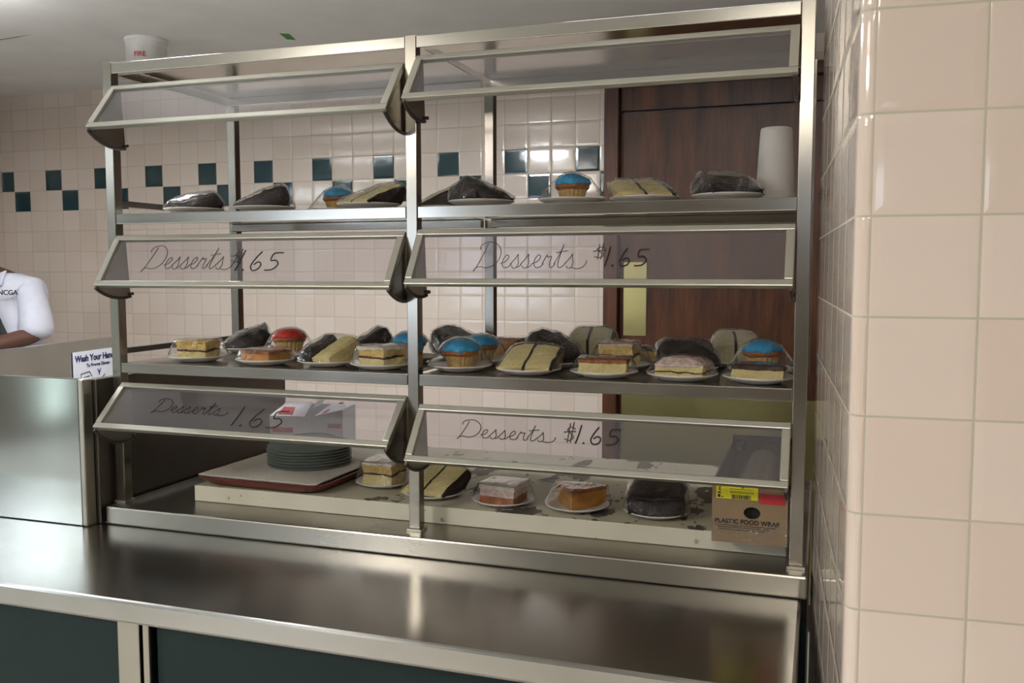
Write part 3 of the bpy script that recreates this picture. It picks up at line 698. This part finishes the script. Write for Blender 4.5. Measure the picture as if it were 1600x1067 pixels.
# top shelf, from left to right
dessert('wrapped chocolate cake slice leftmost on the top shelf, next to the left post', 'cake', 303, .10, ZA, choc(yaw=-.75, T=.042, L=.12, H=.09), GT)
dessert('wrapped chocolate cake slice on the top shelf in front of the left rear post', 'cake', 414, .10, ZA, choc(yaw=-1.1, T=.052, L=.11), GT)
dessert('wrapped blue frosted cupcake half hidden behind a yellow slice on the top shelf', 'cupcake', 528, .24, ZA, cup_(s=1.0), GT)
dessert('wrapped yellow cake slice with chocolate back, left of the centre post on the top shelf', 'cake', 576, .095, ZA, lying(yaw=-.35, T=.05, H=.11, lean=.5), GT)
dessert('wrapped yellow cake slice just right of the centre post on the top shelf', 'cake', 688, .24, ZA, lying(yaw=-1.0, T=.055), GT)
dessert('wrapped dark chocolate cake slice, second right of the centre post on the top shelf', 'cake', 752, .09, ZA, choc(yaw=2.6, T=.044, H=.095), GT)
dessert('wrapped blue frosted cupcake standing alone on the top shelf in front of the door jamb', 'cupcake', 894, .105, ZA, cup_(s=1.0), GT)
dessert('wrapped two layer yellow slice in front of the dark door on the top shelf', 'cake', 1007, .105, ZA, lying(yaw=.35, T=.044, H=.114, lean=-.35), GT)
dessert('wrapped chocolate cake slice beside the white foam cup on the top shelf', 'cake', 1137, .095, ZA, choc(yaw=.5, T=.047, H=.105), GT)
# middle shelf, front row from left to right
dessert('wrapped coffee cake square leftmost in the front row of the middle shelf', 'cake', 310, .10, ZB, coffee(.12, 'crumb2'), GM)
dessert('wrapped golden pie slice in front of the red frosted cupcake', 'pie', 416, .085, ZB, slab(-.15, 'crust', .085, .08, .022, 'custard'), GM)
dessert('wrapped slice of yellow cake with dark chocolate side and cream edge on the middle shelf', 'cake', 513, .10, ZB, lambda t: slice_lying(t, .10, .058, .058, .012, -.3, 'crumb', 'cream', 'cream', .024, -.004, 1) + choc_slice(t, -.3, .095, .055, .056, -.036, .012), GM)
dessert('wrapped coffee cake square with white icing touching the left side of the centre post', 'cake', 596, .082, ZB, coffee(-.25, 'icing', .075, .075), GM)
dessert('wrapped large blue frosted cupcake in the front row just right of the centre post', 'cupcake', 719, .10, ZB, cup_(s=1.15, lean=.08, tall=.95, dx=-.005, dy=.012), GM)
dessert('wrapped two layer yellow slice with chocolate seam, front row of the middle shelf', 'cake', 826, .085, ZB, lying(yaw=.12, T=.051, H=.118, lean=.25), GM)
dessert('wrapped flat yellow cake with browned orange top in the front row of the middle shelf', 'cake', 944, .085, ZB, slab(.1, 'crust', .10, .065, .026, 'crumb'), GM)
dessert('wrapped rounded coffee cake slice with pale icing in the front row of the middle shelf', 'cake', 1066, .085, ZB, lambda t: block(t, .098, .068, [('cake', 'crumb', .022, 0), ('filling', 'cinnamon', .004, .001), ('upper_cake', 'crumb', .012, 0), ('icing', 'pinkicing', .005, .002)], -.1, 0, 0, .003, .03), GM)
dessert('wrapped yellow cake with dark baked top rightmost in the front row of the middle shelf', 'cake', 1186, .085, ZB, slab(-.05, 'darkcrust', .10, .06, .022, 'crumb'), GM)
# middle shelf, behind the front row
dessert('wrapped chocolate cake slice beside the left rear post on the middle shelf', 'cake', 386, .36, ZB, choc(yaw=-1.0, T=.058, L=.125, H=.1), GM)
dessert('wrapped red frosted cupcake on the middle shelf', 'cupcake', 452, .26, ZB, cup_(frost='red', s=1.2, lean=-.05), GM)
dessert('wrapped dark chocolate slice standing behind the cream edged yellow slice', 'cake', 574, .30, ZB, choc(yaw=-.6, T=.064, L=.11, H=.08), GM)
dessert('wrapped blue frosted cupcake behind the centre post on the middle shelf', 'cupcake', 640, .25, ZB, cup_(s=1.15), GM)
dessert('wrapped dark chocolate slice behind the large blue cupcake, in front of the middle rear post', 'cake', 718, .40, ZB, choc(yaw=.9, T=.064, L=.13, H=.1), GM)
dessert('wrapped blue frosted cupcake behind and right of the large blue cupcake', 'cupcake', 752, .245, ZB, cup_(s=1.08), GM)
dessert('wrapped brown topped pie slice between the blue cupcakes and the yellow two layer slice', 'pie', 806, .37, ZB, pie(body='custard', L=.09, W=.1, h=.042, yaw=.4), GM, r=.066)
dessert('wrapped dark chocolate slice rising behind the two layer yellow slice', 'cake', 868, .25, ZB, choc(yaw=.75, T=.068, L=.12, H=.1), GM)
dessert('wrapped pale two layer cake slice in the back row in front of the door frame', 'cake', 924, .39, ZB, lying(cake='pale', yaw=.05, T=.074, H=.115, L=.075, t0=.042), GM)
dessert('wrapped crumb topped coffee cake behind the flat yellow cake', 'cake', 968, .24, ZB, coffee(-.1, 'pinkicing', .078, .065, 0, 0, 1.25), GM)
dessert('wrapped brown topped cake piece low in the back row below the brass push plate', 'cake', 1024, .39, ZB, slab(.1, 'darkcrust', .07, .06, .026), GM, r=.066)
dessert('wrapped large dark chocolate slice behind the rounded coffee cake', 'cake', 1076, .245, ZB, choc(yaw=.35, T=.06, H=.118, L=.1), GM)
dessert('wrapped pale cake slice with white frosting in the back row behind the right blue cupcake', 'cake', 1150, .38, ZB, lying(cake='pale', frost='icing', yaw=.2, T=.072, H=.1, L=.075, t0=.042), GM)
dessert('wrapped blue frosted cupcake nearest the right post on the middle shelf', 'cupcake', 1190, .238, ZB, cup_(s=1.15, tall=1.05), GM)
# bottom riser
dessert('wrapped coffee cake square on a plate left of the centre post on the riser', 'cake', 601, .225, ZR, coffee(-.08, 'icing', .082, .075, 0, 0, 1.3), GB)
dessert('wrapped yellow cake slice with thick chocolate frosting behind the centre post on the riser', 'cake', 677, .16, ZR, lying(yaw=-.15, T=.06, H=.118, lean=.35), GB)
dessert('wrapped white iced square with red brown base on the riser', 'cake', 787, .148, ZR, lambda t: block(t, .085, .075, [('cake', 'crust', .018, 0), ('upper_cake', 'pinkicing', .016, .0), ('icing', 'icing', .009, .002)], -.12, 0, 0, .0025), GB)
dessert('wrapped golden pie wedge with its tip to the front on the riser', 'pie', 902, .155, ZR, pie(L=.092, W=.118, h=.036), GB)
dessert('wrapped dark chocolate slice rightmost on the riser', 'cake', 1026, .16, ZR, choc(yaw=.15, T=.06, H=.12, L=.105, t0=.025), GB)
# foam cup upside down on the top shelf
q = at(1211, 305, y=.20)
fcup = thing('foam_cup', 'tall white foam cup upside down on the top shelf by the right post', 'cup', (q.x, .20, ZA + .0006))
MB().lathe([(.0415, 0), (.0425, .001), (.0425, .008), (.0408, .010), (.0402, .022), (.0396, .023), (.0325, .15), (.031, .156), (.029, .1575), (.028, .156), (.0, .156)], 48).build('cup_body', 'foam', fcup, smooth=False, bevel=.0008)
# ------------------------------------------------------------------ tray, liner, stack of dishes, glove box
tr = thing('cafeteria_tray', 'brown red cafeteria tray with white paper liner on the riser', 'tray', (-.438, .29, .9902))
def rrect(w, d, r, n=6):
    p = []
    for cx, cy, a0 in ((w / 2 - r, d / 2 - r, 0), (-w / 2 + r, d / 2 - r, PI / 2), (-w / 2 + r, -d / 2 + r, PI), (w / 2 - r, -d / 2 + r, 1.5 * PI)):
        for k in range(n + 1): a = a0 + PI / 2 * k / n; p.append((cx + r * math.cos(a), cy + r * math.sin(a)))
    return p
TW, TD = .365, .46
m = MB(); rings = []
for w_, d_, z in ((TW - .06, TD - .06, .0006), (TW - .03, TD - .03, .006), (TW, TD, .020), (TW + .006, TD + .006, .024), (TW - .004, TD - .004, .0255), (TW - .03, TD - .03, .012), (TW - .06, TD - .06, .006)):
    rings.append([(x, y, z) for x, y in rrect(w_, d_, .05)])
loft(m, rings); m.build('tray_body', 'tray', tr, bevel=.001)
tr.rotation_euler.z = -.03
lin = MB(); N_ = 28
def lz(x, y):
    e = max(0, max(abs(x) / (TW / 2 - .015), abs(y) / (TD / 2 - .012)) - .82) / .18
    return .0085 + .019 * min(1, e) ** 1.4 + .0012 * noise.noise(Vector((x * 25, y * 25, 0)))
vs = []; fs = []
for i in range(N_ + 1):
    for j in range(N_ + 1):
        x, y = (i / N_ - .5) * (TW - .025), (j / N_ - .5) * (TD - .02); vs.append((x, y, lz(x, y)))
for i in range(N_):
    for j in range(N_): k = i * (N_ + 1) + j; fs.append((k, k + N_ + 1, k + N_ + 2, k + 1))
lin.add(vs, fs); lo = lin.build('paper_liner', 'paper', tr, smooth=True); md = lo.modifiers.new('thick', 'SOLIDIFY'); md.thickness = .0012; md.offset = 1
qd = (-.468, .365)
for k in range(7):
    t = thing('dish', 'grey green round dish in the upside down stack on the tray', 'dish', (qd[0] + random.uniform(-.002, .002), qd[1] + random.uniform(-.002, .002), .99 + .0115 + k * .0078), 0, 'stacked grey green dishes on the tray')
    if k == 6: t['label'] = 'topmost grey green round dish of the stack on the tray'; del t['group']
    MB().lathe([(.112, 0), (.115, .0006), (.1155, .003), (.10, .009), (.07, .019), (.066, .020), (.066, .022), (.06, .0222), (.058, .020), (.0, .020)] if k == 6 else [(.112, 0), (.115, .0006), (.1155, .003), (.11, .0055), (.105, .0075), (.0, .0075)], 48, cap=False).build('dish_body', 'dish', t, smooth=False)
gx = thing('glove_box', 'open white carton with red print behind the stacked dishes', 'carton', (-.60, .60, .9906), .15)
g = MB(); W, D_, H_ = .23, .11, .125; th = .0025
g.box(-W / 2, W / 2, -D_ / 2, -D_ / 2 + th, 0, H_ * .8); g.box(-W / 2, W / 2, D_ / 2 - th, D_ / 2, 0, H_); g.box(-W / 2, -W / 2 + th, -D_ / 2 + th, D_ / 2 - th, 0, H_ * .8); g.box(W / 2 - th, W / 2, -D_ / 2 + th, D_ / 2 - th, 0, H_); g.box(-W / 2 + th, W / 2 - th, -D_ / 2 + th, D_ / 2 - th, 0, th)
g.build('carton', 'whitebox', gx)
f = MB(); f.prism([(-W / 2, -D_ / 2, H_ * .8), (-W * .02, -D_ / 2, H_ * .8), (-W * .06, D_ * .3, H_ * 1.05), (-W * .42, D_ * .35, H_ * 1.04)], (0, 0, .0018)); f.prism([(W * .12, -D_ / 2, H_ * .82), (W / 2, -D_ / 2, H_ * .99), (W / 2, D_ / 2, H_ * 1.0), (W * .22, D_ / 2, H_ * 1.06)], (0, 0, .0018)); f.prism([(-W * .02, D_ * .1, H_ * .95), (W * .06, D_ * .1, H_ * .97), (W * .15, D_ * .2, H_ * 1.18), (W * .06, D_ * .2, H_ * 1.14)], (0, 0, .0018))
f.build('flap', 'whitebox', gx)
r = MB(); r.box(-W * .46, -W * .18, -D_ / 2 - .0008, -D_ / 2, H_ * .42, H_ * .54); r.box(W * .3, W * .48, -D_ / 2 - .0008, -D_ / 2, H_ * .56, H_ * .66); r.prism([(-W * .4, -D_ * .42, H_ * .835), (-W * .2, -D_ * .42, H_ * .835), (-W * .24, D_ * .0, H_ * .955), (-W * .4, D_ * .0, H_ * .955)], (0, -.001, .0022))
r.prism([(W * .2, -D_ * .35, H_ * .88), (W * .25, -D_ * .38, H_ * .90), (W * .36, D_ * .4, H_ * 1.045), (W * .31, D_ * .4, H_ * 1.045)], (0, -.001, .0022))
r.build('print', 'redprint', gx)
# ------------------------------------------------------------------ carton of food wrap
bx = thing('food_wrap_box', 'brown cardboard food wrap carton with yellow sticker by the right post', 'carton', (.731, .0, .9912), .0)
BW, BD, BH = .144, .47, .121; th = .003
g = MB()
# end panel with a punched hand hole
hx, hz, hr = .005, .062, .015
nseg = 24; ring = [(hx + hr * 1.05 * math.cos(2 * PI * k / nseg), hz + hr * .8 * math.sin(2 * PI * k / nseg)) for k in range(nseg)]
def rect_pt(k):
    a = 2 * PI * k / nseg; c, s_ = math.cos(a), math.sin(a); cx, cz = hx, hz
    ts = []
    if c > 1e-6: ts.append((BW / 2 - cx) / c)
    if c < -1e-6: ts.append((-BW / 2 - cx) / c)
    if s_ > 1e-6: ts.append((BH - cz) / s_)
    if s_ < -1e-6: ts.append((0 - cz) / s_)
    t_ = min(ts); return (cx + c * t_, cz + s_ * t_)
outer = [rect_pt(k) for k in range(nseg)]
# put the four corners exactly on the nearest outer points
for cxz in ((-BW / 2, 0), (BW / 2, 0), (BW / 2, BH), (-BW / 2, BH)):
    k = min(range(nseg), key=lambda i: (outer[i][0] - cxz[0]) ** 2 + (outer[i][1] - cxz[1]) ** 2); outer[k] = cxz
vs = []; fs = []
for y in (0, th):
    vs += [(a, y, b) for a, b in ring] + [(a, y, b) for a, b in outer]
for k in range(nseg):
    j = (k + 1) % nseg; o2 = 2 * nseg
    fs += [(k, j, nseg + j, nseg + k), (o2 + k, o2 + nseg + k, o2 + nseg + j, o2 + j), (k, o2 + k, o2 + j, j), (nseg + k, nseg + j, o2 + nseg + j, o2 + nseg + k)]
g.add(vs, fs)
g.box(-BW / 2, BW / 2, th, BD, 0, th); g.box(-BW / 2, -BW / 2 + th, th, BD, th, BH); g.box(BW / 2 - th, BW / 2, th, BD, th, BH); g.box(-BW / 2 + th, BW / 2 - th, BD - th, BD, th, BH)
g.build('carton', 'carton', bx)
def fp(x, z, y=-.0008): return Vector((x, y, z))
MB().box(-.064, .016, -.0012, -.0003, .088, .1135).build('sticker', 'yellow', bx)
bc = MB(); x = -.034
for k in range(16):
    wd = random.choice((.0008, .0012, .002)); bc.box(x, x + wd, -.0016, -.0012, .0885, .0975 - .0007 * (k % 3)); x += wd + random.choice((.0008, .0012))
for z in (.100, .1025, .1075):
    bc.box(-.038, .008, -.0016, -.0012, z, z + .0008)
bc.box(-.061, -.056, -.0016, -.0012, .090, .096); bc.box(-.054, -.05, -.0016, -.0012, .090, .092); bc.box(-.061, -.055, -.0016, -.0012, .098, .101)
bc.build('barcode', 'ink', bx)
text_mesh('3', .011, 'ink', 'lettering', bx, frame(fp(-.054, .1115, -.0014), (-1, 0, 0), (0, 0, -1)), .0003)
MB().box(.018, .066, -.0011, -.0003, .082, .102).build('red_label', 'redprint', bx)
text_mesh('PLASTIC FOOD WRAP', .0124, 'ink', 'lettering', bx, frame(fp(-.066, .039), (1, 0, 0), (0, 0, 1)), .00035)
text_mesh('sysco', .018, 'ink', 'lettering', bx, frame(fp(-.022, .1145, -.0018), (1, 0, 0), (0, 0, 1)), .0004)
sm = MB()
for z, a, b in ((.0345, -.064, .05), (.0305, -.06, .04), (.026, -.058, .03)): sm.box(a, b, -.001, -.0003, z, z + .0011)
sm.build('fine_print', 'ink', bx)
ro = MB(); ro.tube([(0, .05, .058), (0, .44, .058)], .047, 28); ro.build('film_roll', 'filmroll', bx, smooth=False)
MB().tube([(0, .02, .06), (0, .0498, .058)], .026, 20).build('roll_core', 'black', bx)  # solid black plug: paints the shade inside the hollow roll, seen through the hole
cu = MB(); cu.box(-BW / 2 - .001, BW / 2 + .001, BD - .02, BD - .004, BH - .004, BH + .012); cu.box(-.055, -.043, BD - .08, BD - .02, BH - .012, BH + .002); cu.box(.043, .055, BD - .08, BD - .02, BH - .012, BH + .002)
cu.build('cutter_bar', 'iron', bx)
# loose film hanging over the front of the carton
fm = MB(); vs = []; fs = []; nx, nz = 14, 10
for i in range(nx + 1):
    for j in range(nz + 1):
        x = (i / nx - .5) * (BW + .006); zz = j / nz * .05
        vs.append((x, -.004 - .003 * noise.noise(Vector((x * 60, zz * 70, 3))), .002 + zz * (.8 + .25 * math.sin(i * .6))))
for i in range(nx):
    for j in range(nz): k = i * (nz + 1) + j; fs.append((k, k + nz + 1, k + nz + 2, k + 1))
fm.add(vs, fs); fm.build('loose_film', 'film', bx)
# ------------------------------------------------------------------ worker behind the counter
wk = thing('person', 'person in white short sleeved shirt and black apron behind the steel screen', 'person', (-2.685, 1.42, 0))
HX, HY, HZ = -.17, -.09, -.03
def skin_body(name, mat, verts, edges, parent, sub=2):
    me = bpy.data.meshes.new(name); me.from_pydata([v[:3] for v in verts], edges, []); me.update(); me.materials.append(M[mat])
    o = bpy.data.objects.new(name, me); C.objects.link(o); o.parent = parent
    md = o.modifiers.new('skin', 'SKIN'); md.use_smooth_shade = True
    for i, v in enumerate(verts):
        r = v[3]; me.skin_vertices[0].data[i].radius = r if isinstance(r, tuple) else (r, r)
    me.skin_vertices[0].data[0].use_root = True
    s = o.modifiers.new('sub', 'SUBSURF'); s.levels = sub; s.render_levels = sub; return o
# pelvis-rooted skeleton; facing the customers (-y), left arm of the figure is on the picture's right
V_ = [(0, 0, .95, (.15, .12)), (0, 0, 1.15, (.145, .12)), (0, -.01, 1.33, (.16, .125)), (0, 0, 1.44, (.10, .07)), (-.075, -.03, 1.52, .045), (HX * .9, -.05, 1.61, (.066, .08)), (HX, -.02 + HY, 1.72 + HZ, (.075, .09)),
      (.15, 0, 1.44, .05), (.205, -.03, 1.24, .046), (.13, -.27, 1.19, .036), (.07, -.34, 1.185, .03),
      (-.15, 0, 1.44, .05), (-.205, -.03, 1.24, .046), (-.16, -.26, 1.19, .036), (-.10, -.32, 1.185, .03),
      (.095, 0, .85, .09), (.10, -.01, .50, .06), (.10, .01, .09, .04), (-.095, 0, .85, .09), (-.10, -.01, .50, .06), (-.10, .01, .09, .04)]
E_ = [(0, 1), (1, 2), (2, 3), (3, 4), (4, 5), (5, 6), (3, 7), (7, 8), (8, 9), (9, 10), (3, 11), (11, 12), (12, 13), (13, 14), (0, 15), (15, 16), (16, 17), (0, 18), (18, 19), (19, 20)]
skin_body('body', 'skin', V_, E_, wk)
sh = [(0, 0, .97, (.175, .145)), (0, 0, 1.15, (.17, .145)), (0, -.005, 1.33, (.17, .145)), (0, .0, 1.455, (.12, .10)), (0, 0, 1.515, .066), (.135, 0, 1.445, .07), (.19, -.02, 1.31, .072), (.205, -.04, 1.205, .095), (-.15, 0, 1.462, .072), (-.20, -.02, 1.31, .075), (-.215, -.04, 1.21, .092)]
shirt = skin_body('shirt', 'shirt', sh, [(0, 1), (1, 2), (2, 3), (3, 4), (3, 5), (5, 6), (6, 7), (3, 8), (8, 9), (9, 10)], wk)
cl = MB()
for s_ in (1, -1): cl.prism([(s_ * .012, -.075, 1.50), (s_ * .07, -.055, 1.525), (s_ * .085, -.10, 1.46), (s_ * .045, -.115, 1.44)], (0, -.006, .003))
cl.build('collar', 'shirt', wk, bevel=.002)
ap = MB(); vs = []; fs = []; nx, nz = 12, 16
for j in range(nz + 1):
    z = .55 + (1.405 - .55) * j / nz; hw = .205 if z < 1.16 else .205 - .10 * min(1, (z - 1.16) / .24)
    for i in range(nx + 1):
        x = (i / nx * 2 - 1) * hw; vs.append((x, -.19 + x * x * 1.1 + (.012 if z > 1.3 else 0) * (z - 1.3) * 10 * .4, z))
for j in range(nz):
    for i in range(nx): k = j * (nx + 1) + i; fs.append((k, k + 1, k + nx + 2, k + nx + 1))
ap.add(vs, fs); ao = ap.build('apron', 'apron', wk, smooth=True); md = ao.modifiers.new('t', 'SOLIDIFY'); md.thickness = .006
for s_ in (1, -1): MB().tube([(s_ * .08, -.18, 1.395), (s_ * .07, -.14, 1.45), (s_ * .06, -.10, 1.488)], .008, 6).build('apron_strap', 'apron', wk)
tx = text_mesh('NCGA', .030, 'ink', 'lettering', wk, frame(Vector((.115, -.150, 1.42)), (1, .35, 0), (0, .12, 1)), .0006, .0012)
tq = [(.098, 0, .93, .115), (.10, -.01, .50, .085), (.10, .01, .10, .07)]
skin_body('trousers', 'trousers', [(0, 0, .97, (.17, .14))] + [(a, b, c, r) for a, b, c, r in tq] + [(-a, b, c, r) for a, b, c, r in tq], [(0, 1), (1, 2), (2, 3), (0, 4), (4, 5), (5, 6)], wk)
for s_ in (1, -1):
    MB().lathe([(.045, .0), (.05, .01), (.05, .04), (.042, .075), (.02, .085)], 20).build('shoe', 'apron', wk, smooth=True).location = (s_ * .10, -.03, .001)
    wk.children[-1].scale = (1, 2.3, 1)
hr_ = MB().lathe([(.02, 1.60), (.085, 1.62), (.098, 1.69), (.096, 1.76), (.07, 1.81), (.03, 1.83), (.001, 1.832)], 28).build('hair', 'hair', wk, smooth=True); hr_.location = (HX, .035 + HY, -.012 + HZ); hr_.scale = (.92, .95, 1)
fa_ = MB()
for s_ in (1, -1): fa_.lathe([(.001, -.011), (.009, -.006), (.011, 0), (.009, .006), (.001, .011)], 12, (s_ * .032, -.098, 1.69))
fa_.build('eye', 'eye', wk, smooth=True).location = (HX, HY, HZ)
no = MB(); no.prism([(-.014, -.10, 1.645), (.014, -.10, 1.645), (0, -.09, 1.685)], (0, -.022, -.004)); no.build('nose', 'skin', wk, bevel=.006, smooth=True).location = (HX, HY, HZ)
mo = MB(); mo.box(-.024, .024, -.108, -.095, 1.618, 1.628); mo.build('mouth', 'crust', wk, bevel=.004).location = (HX, HY, HZ)
for s_, bx_ in ((1, .07), (-1, -.10)):
    ha = [(bx_, -.33, 1.185, (.03, .024)), (bx_ - s_ * .03, -.375, 1.182, (.036, .018)), (bx_ - s_ * .05, -.40, 1.18, (.032, .015))]
    ed = [(0, 1), (1, 2)]
    for k in range(4):
        o_ = (k - 1.5) * .019; L_ = (.075, .085, .08, .06)[k]; b0 = len(ha)
        d0 = Vector((-s_ * .6, -.8, 0)).normalized(); sd = Vector((d0.y, -d0.x, 0))
        base_ = Vector(ha[2][:3]) + sd * o_
        for f_, dz in ((.25, 0), (.6, -.012), (.95, -.035)): p_ = base_ + d0 * L_ * f_; ha.append((p_.x, p_.y, p_.z + dz, .0095))
        ed += [(2, b0), (b0, b0 + 1), (b0 + 1, b0 + 2)]
    b0 = len(ha); ha += [(bx_ - s_ * .045, -.345, 1.195, .011), (bx_ - s_ * .075, -.365, 1.195, .0095)]; ed += [(1, b0), (b0, b0 + 1)]
    skin_body('glove', 'glove', ha, ed, wk, 1)
